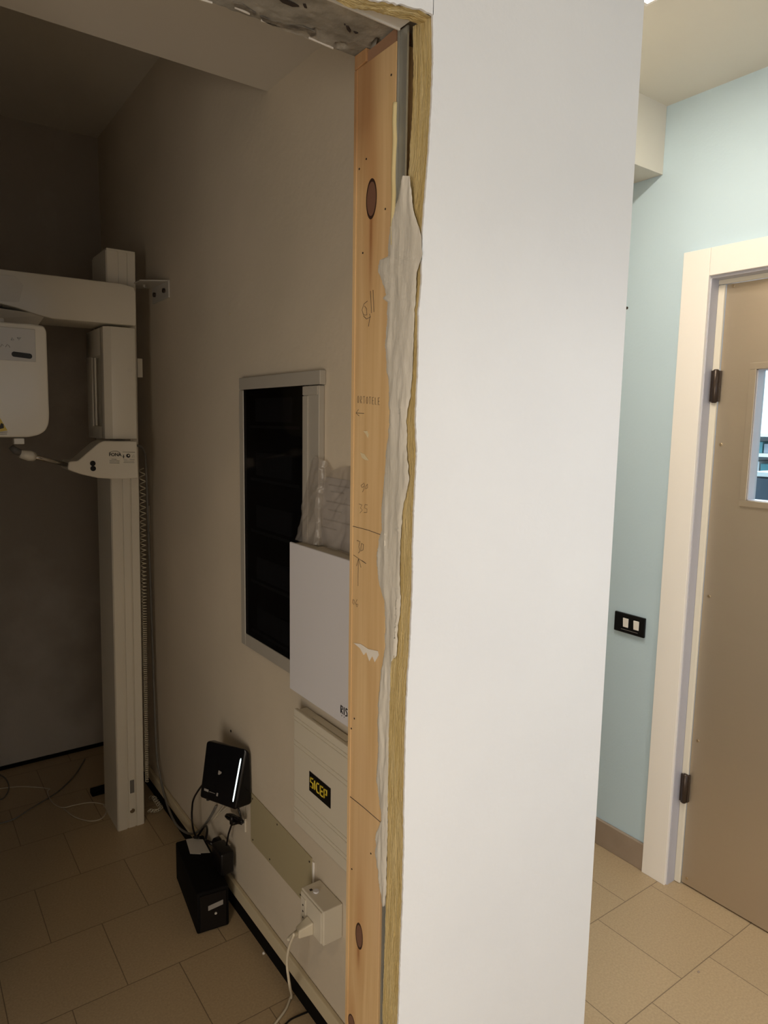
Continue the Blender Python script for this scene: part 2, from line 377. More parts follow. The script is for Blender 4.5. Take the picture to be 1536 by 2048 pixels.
# upper piece over the opening, jagged lower edge
prev = None
for i in range(401):
    x = -1.8 + (ep[0].x+.001+1.8)*i/400; z = on(1, .9, 750, 0).z*.0 + ztop - .004 + jag(x+5, .003) - (.02 if x < .60 else .02*max(0, (.70-x)/.10))
    a = mb.verts.new((x, .9, z)); b_ = mb.verts.new((x, .9045, z)); t0 = mb.verts.new((x, .9, 2.68)); t1 = mb.verts.new((x, .9045, 2.68))
    if prev:
        mb.faces.new((prev[0], a, t0, prev[2])); mb.faces.new((prev[0], prev[1], b_, a)); mb.faces.new((prev[1], prev[3], t1, b_))
    prev = (a, b_, t0, t1)
MBt.box((ep[0].x, .9, ztop), (1.250, .9045, 2.68))
bmesh.ops.recalc_face_normals(mb, faces=mb.faces)
wallf = struct('wall_front', MBt, 'white')
struct('trim_3', MB().box((1.2455, .9048, 0), (1.250, 1.09, 2.68), .001), 'white')   # painted end of the partition
# yellow board core behind the white skin: rough edge towards the opening
mb = bmesh.new(); rows = []
NY = 8
for i in range(N*2+1):
    z = ztop*i/(N*2); x = edge_x(z)
    row = []
    for k in range(NY+1):
        y = .9046 + (.952-.9046)*k/NY
        d = .0011*noise.noise(Vector((y*210, z*30, 1.7))) + .0009*noise.noise(Vector((y*420, z*150, 5))) + (.0010 if k in (3, 6) else 0)
        row.append(mb.verts.new((x + .0015 + d + jag(z)*.5, y, z)))
    row.append(mb.verts.new((1.244, .952, z)))
    rows.append(row)
for r0, r1 in zip(rows, rows[1:]):
    for k in range(len(r0)-1): mb.faces.new((r0[k], r0[k+1], r1[k+1], r1[k]))
rows = []
for i in range(420):   # underside over the opening
    x = -.55 + (ep[0].x+.004+.55)*i/419; row = []
    for k in range(NY+1):
        y = .9046 + (.936-.9046)*k/NY
        row.append(mb.verts.new((x, y, ztop - .004 + jag(x+5, .003)*.5 - (.018 if x < .60 else .018*max(0, (.70-x)/.10)) + .003*noise.noise(Vector((y*210, x*34, 9))))))
    row.append(mb.verts.new((x, .936, 2.4))); rows.append(row)
for r0, r1 in zip(rows, rows[1:]):
    for k in range(len(r0)-1): mb.faces.new((r0[k+1], r0[k], r1[k], r1[k+1]))
bmesh.ops.recalc_face_normals(mb, faces=mb.faces)
smooth(obj('board_core', mb, 'chipboard', wallf), 35)

# --- grey filler smeared over the joint
Lp = [(806, 352), (795, 400), (782, 440), (776, 490), (775, 513), (759, 520), (756, 530), (757, 545), (762, 560), (768, 575), (772, 590), (765, 597), (774, 604), (774, 640), (770, 680), (772, 730), (777, 770), (778, 850), (772, 900),
      (768, 960), (762, 1020), (763, 1060), (757, 1080), (753, 1110), (754, 1140), (758, 1170), (768, 1200), (770, 1240), (769, 1300), (764, 1330), (760, 1360), (757, 1400), (755, 1440), (756, 1500),
      (752, 1560), (758, 1600), (763, 1640), (752, 1665), (750, 1700), (755, 1740), (763, 1800), (766, 1812)]
Rp = [(819, 352), (826, 420), (842, 470), (844, 510), (833, 545), (829, 640), (825, 740), (822, 790), (815, 830), (813, 900), (818, 960), (806, 1020), (803, 1080), (800, 1150), (803, 1205), (802, 1230),
      (798, 1250), (798, 1310), (782, 1335), (780, 1400), (778, 1480), (776, 1560), (775, 1660), (773, 1720), (772, 1790), (769, 1812)]
def lerp(P, y):
    for a, b in zip(P, P[1:]):
        if b[1] >= y: t = (y-a[1])/(b[1]-a[1]); return a[0]+(b[0]-a[0])*t
    return P[-1][0]
mb = bmesh.new(); rows = []; K = 14
for i in range(731):
    py = 352 + 2*i
    l = lerp(Lp, py) + 2.0*noise.noise(Vector((py*.06, 2, 0))) + 1.2*noise.noise(Vector((py*.3, 5, 0))); r = lerp(Rp, py) + 1.5*noise.noise(Vector((py*.08, 8, 0)))
    A = on(0, .709, l, py); B = on(0, .709, max(r, l+1.5), py); row = []
    for k in range(K+1):
        t = k/K; p = A.lerp(B, t)
        lift = .0045*min(1, 6*t, 6*(1-t))**.5*(.55 + .5*noise.noise(Vector((p.y*70, p.z*7, 0))) + .35*noise.noise(Vector((p.y*160, p.z*30, 4))))
        # ridges left by the spatula
        lift += +.0011*max(0, math.sin(p.y*200 + 1.5*noise.noise(Vector((p.z*4, 0, 0)))))*min(1, 5*t, 5*(1-t))
        xe = edge_x(p.z) - .001 if p.y < .942 else .7095
        x = min(.7095, xe) if p.y < .942 else .7095
        row.append(mb.verts.new((x - max(lift, .0004 if 0 < k < K else -.001), p.y, p.z)))
    rows.append(row)
for r0, r1 in zip(rows, rows[1:]):
    for k in range(K): mb.faces.new((r0[k], r1[k], r1[k+1], r0[k+1]))
smooth(obj('filler', mb, 'putty', wallf, label='grey dried filler smeared down the board edge'), 50)
# bits of white plaster on the wood
M['glue'] = mat('dried_glue', (.66, .56, .36), .6)
for pts, mm in (([(708, 1286), (722, 1288), (737, 1298), (756, 1302), (758, 1310), (750, 1324), (745, 1312), (739, 1322), (733, 1304), (728, 1310), (720, 1296)], 'chip'),
            ([(727, 862), (735, 862), (738, 870), (736, 876), (732, 868)], 'glue'), ([(721, 905), (729, 908), (738, 921), (731, 920), (724, 915)], 'glue')):
    obj('plaster_chip', MB().prism([on(0, .7096, *p) for p in pts], (-.0008, 0, 0)), mm, wallf)

# --- timber, metal profile, lintel
st = thing('timber_stud', 'knotty pine board with pencil marks lining the side of the opening', 'board', (.735, 1.035, 0))
obj('board', MB().hexa([(.710, .985, 0), (.745, .985, 0), (.745, 1.095, 0), (.710, 1.095, 0), (.710, .974, 2.234), (.745, .974, 2.234), (.745, 1.095, 2.234), (.710, 1.095, 2.234)], .0012), 'pine', st)
obj('edge_batten', MB().box((.7085, 1.088, 0), (.7105, 1.097, 2.232), .0005), 'pine', st)
obj('broken_end', MB().prism([(.7115, .978, 2.230), (.7115, 1.06, 2.230), (.7115, 1.062, 2.252), (.7115, 1.02, 2.253), (.7115, .978, 2.256)], (.03, 0, 0)), 'wred', st)
obj('wedge', MB().hexa([(.708, 1.060, 2.236), (.708, 1.096, 2.233), (.708, 1.096, 2.257), (.708, 1.060, 2.257), (.73, 1.060, 2.236), (.73, 1.096, 2.233), (.73, 1.096, 2.257), (.73, 1.060, 2.257)], .0008), 'pine', st)
for p in [(726, 506), (783, 150), (733, 318), (719, 338), (771, 418), (742, 1707), (704, 1738), (703, 1457), (709, 1437)]:
    obj('nail_head', MB().disc(on(0, .7101, *p), (-1, 0, 0), .0018, .0008, 10), 'dark', st)
pl = lambda *ps: [on(0, .7097, *p) for p in ps]
strokes([pl((704, 1052), (735, 1060), (763, 1070))], .0006, 'pencil', 'pencil_line', st)
strokes([pl((695, 1589), (725, 1613), (764, 1647))], .0007, 'pencil', 'pencil_line', st)
strokes([pl((707, 1110), (731, 1127))], .0004, 'faint', 'pencil_line', st)
# numbers and letters written with a pencil
strokes([pl((722, 971), (728, 966), (729, 972), (724, 975), (722, 971)), pl((729, 969), (728, 978), (725, 984)), pl((732, 972), (735, 968), (735, 976), (731, 978), (732, 972))], .00042, 'faint', 'pencil_writing', st)
strokes([pl((718, 1008), (724, 1010), (721, 1016), (725, 1020), (720, 1026)), pl((735, 1010), (730, 1009), (729, 1016), (734, 1018), (734, 1025), (728, 1025))], .00042, 'faint', 'pencil_writing', st)
strokes([pl((714, 1081), (720, 1083), (718, 1093), (720, 1102), (717, 1106)), pl((722, 1094), (723, 1087), (727, 1089), (726, 1100), (722, 1102), (722, 1094))], .00055, 'pencil', 'pencil_writing', st)
strokes([pl((716, 1172), (716, 1150), (717, 1118)), pl((713, 1132), (717, 1117), (722, 1135)), pl((724, 1121), (732, 1127))], .00045, 'pencil', 'pencil_arrow', st)
strokes([pl((706, 1199), (709, 1201), (708, 1209), (705, 1206), (706, 1199)), pl((714, 1199), (711, 1206), (714, 1214), (716, 1209), (712, 1208))], .00042, 'faint', 'pencil_writing', st)
strokes([pl((712, 826), (728, 827)), pl((717, 819), (712, 826), (718, 832))], .0005, 'pencil', 'pencil_arrow', st)
strokes([pl((735, 602), (728, 608), (724, 620), (727, 630), (734, 630), (733, 617), (729, 612)), pl((727, 632), (733, 638), (741, 634), (739, 628)), pl((740, 633), (737, 653)), pl((741, 582), (743, 626)), pl((746, 580), (748, 624))], .0005, 'pencil', 'pencil_mark', st)
O = {'O': [[(0, .5), (.1, .9), (.4, 1), (.6, .7), (.55, .2), (.3, 0), (.05, .2), (0, .5)]], 'R': [[(0, 0), (0, 1), (.5, .95), (.5, .55), (0, .5), (.6, 0)]], 'T': [[(0, 1), (.6, 1)], [(.3, 1), (.3, 0)]],
     'E': [[(.6, 1), (0, 1), (0, 0), (.6, 0)], [(0, .5), (.5, .5)]], 'L': [[(0, 1), (0, 0), (.5, 0)]]}
ls = []
for i, ch in enumerate('ORTOTELE'):
    for ln in O[ch]:
        ls.append([on(0, .7097, 715 + (i + a*.75)*5.9, 806 - b*14 + (i*.5)) for a, b in ln])
strokes(ls, .00042, 'pencil', 'pencil_writing', st)

prf = thing('metal_profile', 'grey zinc drywall channel between pine board and yellow board edge', 'profile', (.72, .955, 0))
obj('channel', MB().hexa([(.7150, .9525, 0), (.7185, .9525, 0), (.7185, .9843, 0), (.7150, .9843, 0), (.7150, .9525, 2.25), (.7185, .9525, 2.25), (.7185, .9733, 2.25), (.7150, .9733, 2.25)]).box((.7105, .9705, 0), (.7150, .9735, 2.25), .0005), 'zinc', prf)
obj('foam_bead', MB().tube(smooth_path([(.7105, .9755 + .001*math.sin(i*2.1), 2.14 - i*.028) for i in range(9)], 4), .0045, 8), mat('cream_foam', (.62, .52, .28), .7), prf)
prf2 = thing('metal_track', 'grey zinc track along the underside of the opening, above the camera', 'profile', (.2, .955, 2.225))
obj('channel', MB().box((-.55, .9365, 2.250), (.712, .968, 2.256)).box((-.55, .9675, 2.247), (.712, .9710, 2.262), .0007), mat('pale_zinc', (.60, .58, .54), .45), prf2)

lt = thing('concrete_lintel', 'rough grey concrete underside of the opening with pits and a broken edge', 'lintel', (.2, 1.04, 2.22))
bm = bmesh.new(); rows = []
NXL, NYL = 340, 26
for i in range(NXL+1):
    x = -.55 + (.722+.55)*i/NXL; row = []
    yb = 1.100 + .007*noise.noise(Vector((x*9, 1, 0))) + .003*noise.noise(Vector((x*45, 4, 0)))
    for k in range(NYL+1):
        t = k/NYL; y = .971 + (yb-.971)*t
        z = 2.2585 + .0022*noise.noise(Vector((x*22, y*22, 0))) + .0012*noise.noise(Vector((x*80, y*80, 3)))
        pit = noise.noise(Vector((x*30, y*30, 11)));
        if pit > .42: z += min(.012, (pit-.42)*.09)
        row.append(bm.verts.new((x, y, z)))
    row.append(bm.verts.new((x, yb + .003*noise.noise(Vector((x*60, 2, 8))), 2.275))); row.append(bm.verts.new((x, yb, 2.48)))
    rows.append(row)
for a, b in zip(rows, rows[1:]):
    for k in range(len(a)-1): bm.faces.new((a[k], b[k], b[k+1], a[k+1]))
bmesh.ops.recalc_face_normals(bm, faces=bm.faces)
smooth(obj('concrete', bm, 'conc', lt), 60)
for a, b, c, d in ((396, -2, 425, 7), (470, 16, 500, 29), (523, 42, 554, 51), (618, 77, 667, 98)):
    p, q = on(2, 2.2560, a, b), on(2, 2.2560, c, d); k_ = Vector((0, .0018, 0)); u_ = Vector((0, 0, .008))
    obj('plaster_flake', MB().hexa([p, q, q+k_, p+k_, p+u_, q+u_, q+k_+u_, p+k_+u_]), 'chip', lt)
M['spall'] = mat('broken_concrete', (.10, .088, .070), .95, col2=(.20, .175, .14), nscale=60, bump=1, bscale=90)  # broken concrete with the crevice shadow put into its colour
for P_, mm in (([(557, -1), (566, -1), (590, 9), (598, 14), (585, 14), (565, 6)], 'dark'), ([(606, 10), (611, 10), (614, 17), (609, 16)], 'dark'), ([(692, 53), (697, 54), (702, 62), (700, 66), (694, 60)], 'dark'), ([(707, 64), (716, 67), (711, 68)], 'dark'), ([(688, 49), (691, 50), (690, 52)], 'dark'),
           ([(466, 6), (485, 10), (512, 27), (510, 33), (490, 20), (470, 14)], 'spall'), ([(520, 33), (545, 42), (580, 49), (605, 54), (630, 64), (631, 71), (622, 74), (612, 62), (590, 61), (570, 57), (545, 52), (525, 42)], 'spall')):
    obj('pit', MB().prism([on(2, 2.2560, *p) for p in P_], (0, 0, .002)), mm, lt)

# --- skirting in the small room: black strip with a beige ledge above
struct('baseboard_left', MB().box((.850, 1.10, .001), (W-.0005, 3.469, .054)), 'blackmat')
struct('trim_4', MB().box((.846, 1.10, .054), (W-.0005, 3.469, .098), .003), 'lip')
struct('baseboard_back', MB().box((-1.7, 3.462, .001), (.85, 3.4695, .018)), 'blackmat')

# ================================================================== STEEL DOOR
struct('trim_5', MB().box((2.158, 1.254, 0), (2.179, 1.346, 2.188), .0015).box((2.158, .262, 0), (2.179, .354, 2.188), .0015).box((2.158, .3545, 2.102), (2.179, 1.2535, 2.188), .0015), 'trimwhite')
struct('trim_6', MB().box((2.170, 1.250, 0), (2.30, 1.2625, 2.102)).box((2.170, .354, 0), (2.30, .366, 2.102)).box((2.170, .366, 2.094), (2.30, 1.25, 2.108)), 'reveal')
struct('trim_7', MB().box((2.212, 1.2285, .002), (2.222, 1.250, 2.078), .002).box((2.212, .368, 2.080), (2.222, 1.250, 2.094), .001), 'cream')
dr = struct('door_1', MB().box((2.2225, .39, .006), (2.27, 1.2275, 1.39)).box((2.2225, .39, 1.81), (2.27, 1.2275, 2.079))
            .box((2.2225, 1.112, 1.39), (2.27, 1.2275, 1.81)).box((2.2225, .39, 1.39), (2.27, .60, 1.81)), 'door')
y0, y1, z0, z1 = .60, 1.112, 1.39, 1.81
obj('window_frame', MB().box((2.216, y0-.018, z0-.016), (2.2235, y1+.018, z0+.004), .0008).box((2.216, y0-.018, z1-.004), (2.2235, y1+.018, z1+.016), .0008)
    .box((2.216, y1-.003, z0+.0042), (2.2235, y1+.018, z1-.0042), .0008).box((2.216, y0-.018, z0+.0042), (2.2235, y0+.003, z1-.0042), .0008), 'door', dr)
obj('pane', MB().box((2.258, y0, z0), (2.262, y1, z1)), 'pane', dr)
obj('window_lining', MB().box((2.224, y1-.006, z0), (2.27, y1, z1)).box((2.224, y0, z0), (2.27, y0+.006, z1)).box((2.224, y0, z0), (2.27, y1, z0+.006)).box((2.224, y0, z1-.006), (2.27, y1, z1)), 'reveal', dr)
for zz in (1.757, .362, 1.06):
    if zz == 1.06: continue
    h = obj('hinge', MB().tube([(2.208, 1.234, zz-.054), (2.208, 1.234, zz-.05), (2.208, 1.234, zz+.05), (2.208, 1.234, zz+.054)], [.006, .0105, .0105, .006], 14).box((2.210, 1.221, zz-.05), (2.2222, 1.236, zz+.05), .002).box((2.206, 1.236, zz-.05), (2.2205, 1.2495, zz+.05), .001), 'bronze', dr, label='dark bronze hinge')
for zz in (2.071, 1.568, 1.059, .546, .03):
    obj('rivet', MB().disc((2.2224, 1.207, zz), (-1, 0, 0), .0055, .0035, 12, .001), 'brass', dr)
obj('handle', MB().tube(smooth_path([(2.22, .44, 1.0), (2.175, .44, 1.0), (2.175, .46, 1.0), (2.175, .56, 1.0)], 5), .009, 10).disc((2.2224, .44, 1.0), (-1, 0, 0), .025, .006), 'steel', dr)

# office beyond the door's window
struct('wall_office', MB().box((5.4, -2.4, 0), (5.5, 4.2, 2.68)).box((2.3, 4.1, 0), (5.4, 4.2, 2.68)).box((2.3, -2.5, 0), (5.4, -2.4, 2.68)), 'white')
sh = thing('shelving_unit', 'white open shelving loaded with folders, seen through the door window', 'shelf', (4.1, 1.95, 0))
obj('frame', MB().box((3.9, 1.55, 0), (4.3, 1.58, 1.60)).box((3.9, 2.30, 0), (4.3, 2.33, 1.60)).box((4.28, 1.58, 0), (4.3, 2.30, 1.60)), mat('shelf_white', (.8, .82, .84), .4), sh)
for zz in (.45, .9, 1.20, 1.36, 1.47, 1.58):
    obj('shelf', MB().box((3.9, 1.58, zz), (4.28, 2.30, zz+.018)), 'trimwhite', sh)
ofm = [mat('folder_%s' % n, c, .5) for n, c in (('blue', (.07, .16, .28)), ('white', (.75, .77, .8)), ('teal', (.1, .28, .32)), ('grey', (.35, .38, .44)))]
for zz, hh, mid, sname in ((1.2185, .10, 1.905, 'lowest'), (1.3785, .07, 1.91, 'middle'), (1.4885, .07, 1.90, 'top')):
    for side, ya_, yb_, c_, cn in (('left', mid+.004, 2.02, {'lowest': 0, 'middle': 1, 'top': 2}[sname], 0), ('right', 1.74, mid-.004, {'lowest': 1, 'middle': 2, 'top': 3}[sname], 0)):
        o = obj('storage_box', MB().box((3.94, ya_, zz), (4.24, yb_, zz+hh*(.9 if side == 'left' else .75)), .003), ofm[c_])
        tag(o, '%s box, %s one on the %s loaded shelf seen through the door window' % (('dark blue', 'white', 'dark teal', 'grey')[c_], side, sname), 'box', 'boxes on the office shelving')
cb = thing('cabinet', 'dark blue-grey low cabinet in the office beyond the door window', 'cabinet', (3.15, 1.35, 0))
obj('body', MB().box((2.95, 1.08, 0), (3.35, 1.441, 1.425), .004), mat('cabinet_dark', (.05, .065, .085), .4), cb)
obj('door', MB().box((2.935, 1.09, .02), (2.95, 1.432, 1.42), .002), mat('cabinet_front', (.06, .075, .10), .4), cb)
obj('worktop', MB().box((2.92, 1.06, 1.4265), (3.37, 1.4445, 1.446), .003), 'trimwhite', cb)

# corridor downlight
dl = thing('ceiling_lamp', 'slim rectangular lamp glowing in the corridor ceiling at the top edge of the view', 'lamp', (1.315, 1.125, 2.68))
obj('bezel', MB().box((1.01, 1.09, 2.670), (1.018, 1.16, 2.6798)).box((1.612, 1.09, 2.670), (1.62, 1.16, 2.6798)).box((1.018, 1.09, 2.670), (1.612, 1.098, 2.6798)).box((1.018, 1.152, 2.670), (1.612, 1.16, 2.6798)), 'trimwhite', dl)
obj('diffuser', MB().box((1.018, 1.098, 2.672), (1.612, 1.152, 2.6798)), 'lamp', dl)

# switch plate on the blue wall
sw = thing('light_switch', 'black switch plate with two white rockers on the pale blue wall', 'switch', (XB, 1.469, .904))
obj('plate', MB().box((2.166, 1.405, .868), (XB-.0003, 1.532, .941), .003), 'blackgloss', sw)
for yy in (1.482, 1.438):
    obj('rocker', MB().hexa([(2.1655, yy+.011, .890), (2.1655, yy-.011, .890), (2.1625, yy-.011, .924), (2.1625, yy+.011, .924), (2.168, yy+.011, .890), (2.168, yy-.011, .890), (2.168, yy-.011, .924), (2.168, yy+.011, .924)], .001), 'trimwhite', sw)
obj('groove', MB().box((2.1655, 1.43, .880), (2.1665, 1.50, .8812)), 'greyink', sw)

# ================================================================== X-RAY MACHINE
lean = lambda z: .0125*(z-1.2)
X = thing('dental_xray_machine', 'cream panoramic dental x-ray machine on a tall floor column', 'x-ray machine', (.71, 2.77, 0))
def xo(name, mb, m='xwhite', par=None, **k): return obj(name, mb, m, par or X, lean=lean, **k)
# column section with two grooves in its front
x0, x1, yf, yb = .664, .768, 2.670, 2.872
sec = [(x0, yb), (x0, yf+.006), (x0+.004, yf), (x0+.036, yf), (x0+.037, yf+.005), (x0+.042, yf+.005), (x0+.043, yf+.0015), (x0+.068, yf+.0015), (x0+.069, yf+.005), (x0+.073, yf+.005), (x0+.074, yf), (x1-.003, yf), (x1, yf+.004), (x1, yb)]
xo('column', MB().prism([(a, b, 0) for a, b in sec], (0, 0, 2.218)))
xo('cover_strip', MB().box((x0+.043, yf-.001, .035), (x0+.0685, yf+.004, 1.405), .0008))
xo('power_inlet', MB().box((.7125, yf-.003, .146), (.7285, yf-.0005, .20), .0008), 'gcable')
xo('floor_bolt', MB().disc((.7195, yf-.001, .072), (0, -1, 0), .0095, .004, 18, .001), 'steel')
xo('column_cap', MB().box((x0+.002, yf+.001, 2.218), (x1-.001, yb-.002, 2.226), .002))
# overhead arm, its left end sweeping up and over
arm = [(-.35, 2.090), (.10, 2.092), (.30, 2.092), (.70, 2.094), (.738, 2.088), (.746, 2.070), (.746, 1.958), (.742, 1.953), (.47, 1.951), (.42, 1.960), (.36, 1.976), (.30, 1.986), (-.35, 1.99)]
smooth(xo('overhead_arm', MB().prism([(a, 2.598, b) for a, b in arm], (0, .20, 0), .008, 3)), 35)
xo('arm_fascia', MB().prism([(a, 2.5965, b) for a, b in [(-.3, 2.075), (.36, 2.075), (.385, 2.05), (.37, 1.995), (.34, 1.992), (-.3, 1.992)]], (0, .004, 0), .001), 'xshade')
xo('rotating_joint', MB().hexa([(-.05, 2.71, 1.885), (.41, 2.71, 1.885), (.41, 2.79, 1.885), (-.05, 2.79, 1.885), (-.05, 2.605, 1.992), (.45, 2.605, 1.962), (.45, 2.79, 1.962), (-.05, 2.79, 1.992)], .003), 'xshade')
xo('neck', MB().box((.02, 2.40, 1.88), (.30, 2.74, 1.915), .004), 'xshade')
# tube head
hd = smooth(xo('tube_head', MB().prism([(-.05, 2.30, 1.888), (.36, 2.30, 1.893), (.392, 2.30, 1.890), (.398, 2.30, 1.875), (.3985, 2.30, 1.625), (.396, 2.30, 1.600), (.386, 2.30, 1.580), (.368, 2.30, 1.568), (.34, 2.30, 1.561), (-.05, 2.30, 1.557)], (0, .19, 0), .007, 3)), 35)
xo('control_panel', MB().box((-.03, 2.2965, 1.783), (.366, 2.3005, 1.877), .0012), 'greyp', hd)
xo('display', MB().prism([(.309 + .007*math.cos(a) + (.040 if math.cos(a) > 0 else 0), 2.2955, 1.8015 - (.003 if math.cos(a) > 0 else 0) + .0075*math.sin(a)) for a in [2*PI*k/24 + .01 for k in range(24)]], (0, .002, 0)), 'ink', hd)
def yl(pts): return [on(1, 2.2958, *p) for p in pts]
def ygrp(name, lines, r=.0006, m='greyink'):
    mbx = MB()
    for l in lines: mbx.tube([(p.x-lean(p.z), p.y, p.z) for p in yl(l)], r, 5)
    return xo(name, mbx, m, hd)
ygrp('panel_icon', [[(22, 680), (24, 675), (28, 680), (22, 680)], [(34, 675), (38, 680), (42, 675), (34, 675)], [(36, 677), (40, 677)]])
ygrp('panel_icon', [[(1, 694), (4, 688), (7, 692)], [(11, 694), (14, 689), (18, 691), (20, 695)]])
def tri(pts, yy, th): return MB().prism([(on(1, yy, *p).x - lean(on(1, yy, *p).z), yy, on(1, yy, *p).z) for p in pts], (0, th, 0))
xo('warning_sticker', tri([(-16, 866), (0, 836), (15, 861)], 2.2990, .0012), 'yellow', hd)
xo('warning_symbol', tri([(-3, 859), (2, 846), (7, 848), (8, 856)], 2.2982, .001), 'ink', hd)
ygrp('warning_text', [[(-8, 866), (15, 864)], [(-8, 869), (14, 868)]], .0007, 'greyink')
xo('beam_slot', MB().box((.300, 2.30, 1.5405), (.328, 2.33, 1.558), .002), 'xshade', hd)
# sensor carriage on the column with a hand recess in its left cheek
ca = smooth(xo('carriage', MB().box((.655, 2.596, 1.547), (.742, 2.669, 1.944), .004).box((.634, 2.612, 1.547), (.662, 2.66, 1.944), .004)
       .box((.634, 2.655, 1.845), (.6635, 2.868, 1.944), .004).box((.634, 2.655, 1.547), (.6635, 2.868, 1.592), .004).box((.634, 2.79, 1.55), (.6635, 2.868, 1.94), .004).box((.652, 2.65, 1.56), (.6635, 2.80, 1.93))
       .prism([(.634, 2.614, 1.548), (.657, 2.597, 1.548), (.660, 2.63, 1.548), (.636, 2.65, 1.548)], (0, 0, .395))), 35)
xo('grip_bar', MB().box((.633, 2.74, 1.594), (.640, 2.765, 1.843), .002), 'xwhite', ca)
xo('badge', MB().box((.712, 2.5953, 1.79), (.727, 2.5958, 1.80)), 'xshade', ca)
# lower module with the chin support rod
out = [(207.5, 882), (240, 882.5), (274, 882.5), (277, 956), (250, 958), (224, 958), (196, 956), (163, 949), (135.5, 939), (138, 923), (155.5, 922), (174, 906), (190, 892.6), (198, 886)]
pm = xo('patient_support', MB().prism([(on(1, 2.55, *p).x - lean(on(1, 2.55, *p).z), 2.55, on(1, 2.55, *p).z) for p in out], (0, .115, 0), .004), 'xwhite')
def t25(s, px, py, size, m, name, **k): p = on(1, 2.5488, px, py); return text(s, p, (1, 0, -.03), (0, 0, 1), size, m, name, pm, **k)
t25('FONA', 218, 912, .0155, 'ink', 'maker_name', bold=.0004, sx=1.0)
mbx = MB().tube([on(1, 2.5485, *p) for p in ((219, 905), (226, 902.5), (234, 902.5), (240, 905.5))], .0006, 5); obj('swoosh', mbx, 'ink', pm)
for (a, b, c) in ((223, 233, 918), (219, 239, 921), (219, 239, 923.5), (219, 239, 926), (245, 270, 904), (247, 254, 919), (259, 269, 919), (248, 268, 922), (247, 269, 925)):
    obj('small_print', MB().tube([on(1, 2.5488, a, c), on(1, 2.5488, b, c+.6)], .0006, 5), 'greyink', pm)
ip = on(1, 2.5488, 247, 912); obj('person_icon', MB().disc(ip + Vector((0, 0, .0025)), (0, -1, 0), .0018, .0006, 10).box(ip + Vector((-.0012, 0, -.008)), ip + Vector((.0012, .0006, 0))).box(ip + Vector((-.0035, 0, -.003)), ip + Vector((.0035, .0006, -.0015))), 'ink', pm)
ip = on(1, 2.5488, 256.5, 911.5); o_ = obj('round_icon', MB().disc(ip, (0, -1, 0), .007, .0006, 20), 'ink', pm)
obj('round_icon_centre', MB().disc(ip + Vector((.001, -.0007, .001)), (0, -1, 0), .003, .0004, 12), 'xwhite', pm)
ip = on(1, 2.5488, 267, 912); obj('triangle_icon', MB().tube([ip + Vector(v) for v in ((-.005, 0, -.004), (.005, 0, -.004), (0, 0, .005), (-.005, 0, -.004))], .0004, 4), 'greyink', pm)
for p in ((185.3, 926.7), (186, 937)):
    obj('push_button', MB().disc(on(1, 2.5495, *p), (0, -1, 0), .0092, .004, 20, .001), 'black', pm)
ra, rb = on(1, 2.575, 140, 931), on(1, 2.47, 58, 911)
obj('support_rod', MB().tube([ra, rb], .0072, 14), 'steel', pm)
d = (rb-ra).normalized(); obj('rod_cap', MB().tube([on(1, 2.47, 66, 913), on(1, 2.46, 58, 911.5), on(1, 2.45, 40, 908)], [.0155, .017, .0125], 18), 'xwhite', pm)
obj('chin_rest', MB().tube([on(1, 2.46, 42, 906), on(1, 2.44, 30, 901), on(1, 2.44, 22, 893)], [.011, .011, .009], 12), mat('grey_rubber', (.12, .11, .10), .6), pm)
# wall bracket
br = obj('wall_bracket', MB().prism([(.772, 2.60, 2.112), (W-.001, 2.535, 2.112), (W-.001, 2.72, 2.112), (.772, 2.78, 2.112)], (0, 0, .004)).box((W-.007, 2.535, 2.055), (W-.001, 2.72, 2.116)), 'greyp', X)
for p in ((.852, 2.57, 2.083), (.852, 2.68, 2.083)): obj('bracket_bolt', MB().disc(p, (-1, 0, 0), .008, .008, 6), 'bronze', br)
obj('bracket_bolt', MB().disc((.797, 2.63, 2.105), (0, 0, -1), .006, .01, 6), 'steel', br)
xo('cable_clip', MB().box((.770, 2.675, 1.775), (.789, 2.69, 1.845), .002))
# coiled cable hanging along the column
pts = []; z = 1.435; a = 0
while z > .16:
    rr = .0105 - .0042*min(1, max(0, (1.3-z)/.75)); pitch = .027 - .019*min(1, max(0, (1.40-z)/.62))
    for _ in range(10):
        a += 2*PI/10; z -= pitch/10; pts.append((.788 + .0125*(z-1.2) + rr*math.cos(a), 2.70 + rr*math.sin(a), z))
obj('coiled_cable', MB().tube(pts, .0017, 6), 'wcable', X)
pts = []; base = smooth_path([on(2, .014, 300, 1596), on(2, .014, 314, 1597), on(2, .014, 323, 1606), on(2, .014, 322, 1617), on(2, .014, 312, 1623), on(2, .014, 297, 1622)], 22)
for i, p in enumerate(base):
    a = i*.75; p.x = min(p.x, .835); pts.append(p + Vector((.009*math.cos(a), .004*math.cos(a+1), .008*math.sin(a)+.003)))
obj('coiled_cable', MB().tube(pts, .0017, 6), 'wcable', X)
g = [on(1, 2.66, 273, 891), on(1, 2.67, 283, 894), on(1, 2.69, 290, 908), on(0, .80, 292, 935), on(0, .82, 295, 1010), on(0, .835, 302, 1200), on(0, .84, 312, 1480), on(0, .842, 320, 1550), on(0, .835, 333, 1605), on(0, .82, 350, 1645), on(0, .82, 370, 1664), on(0, .83, 388, 1667), on(0, .845, 405, 1655), on(0, .85, 420, 1635), on(0, .85, 432, 1612)]
tag(obj('grey_cable', MB().tube(smooth_path(g, 8), .0042, 8), 'gcable'), 'long grey cable running down the wall from the x-ray column to the router', 'cable')
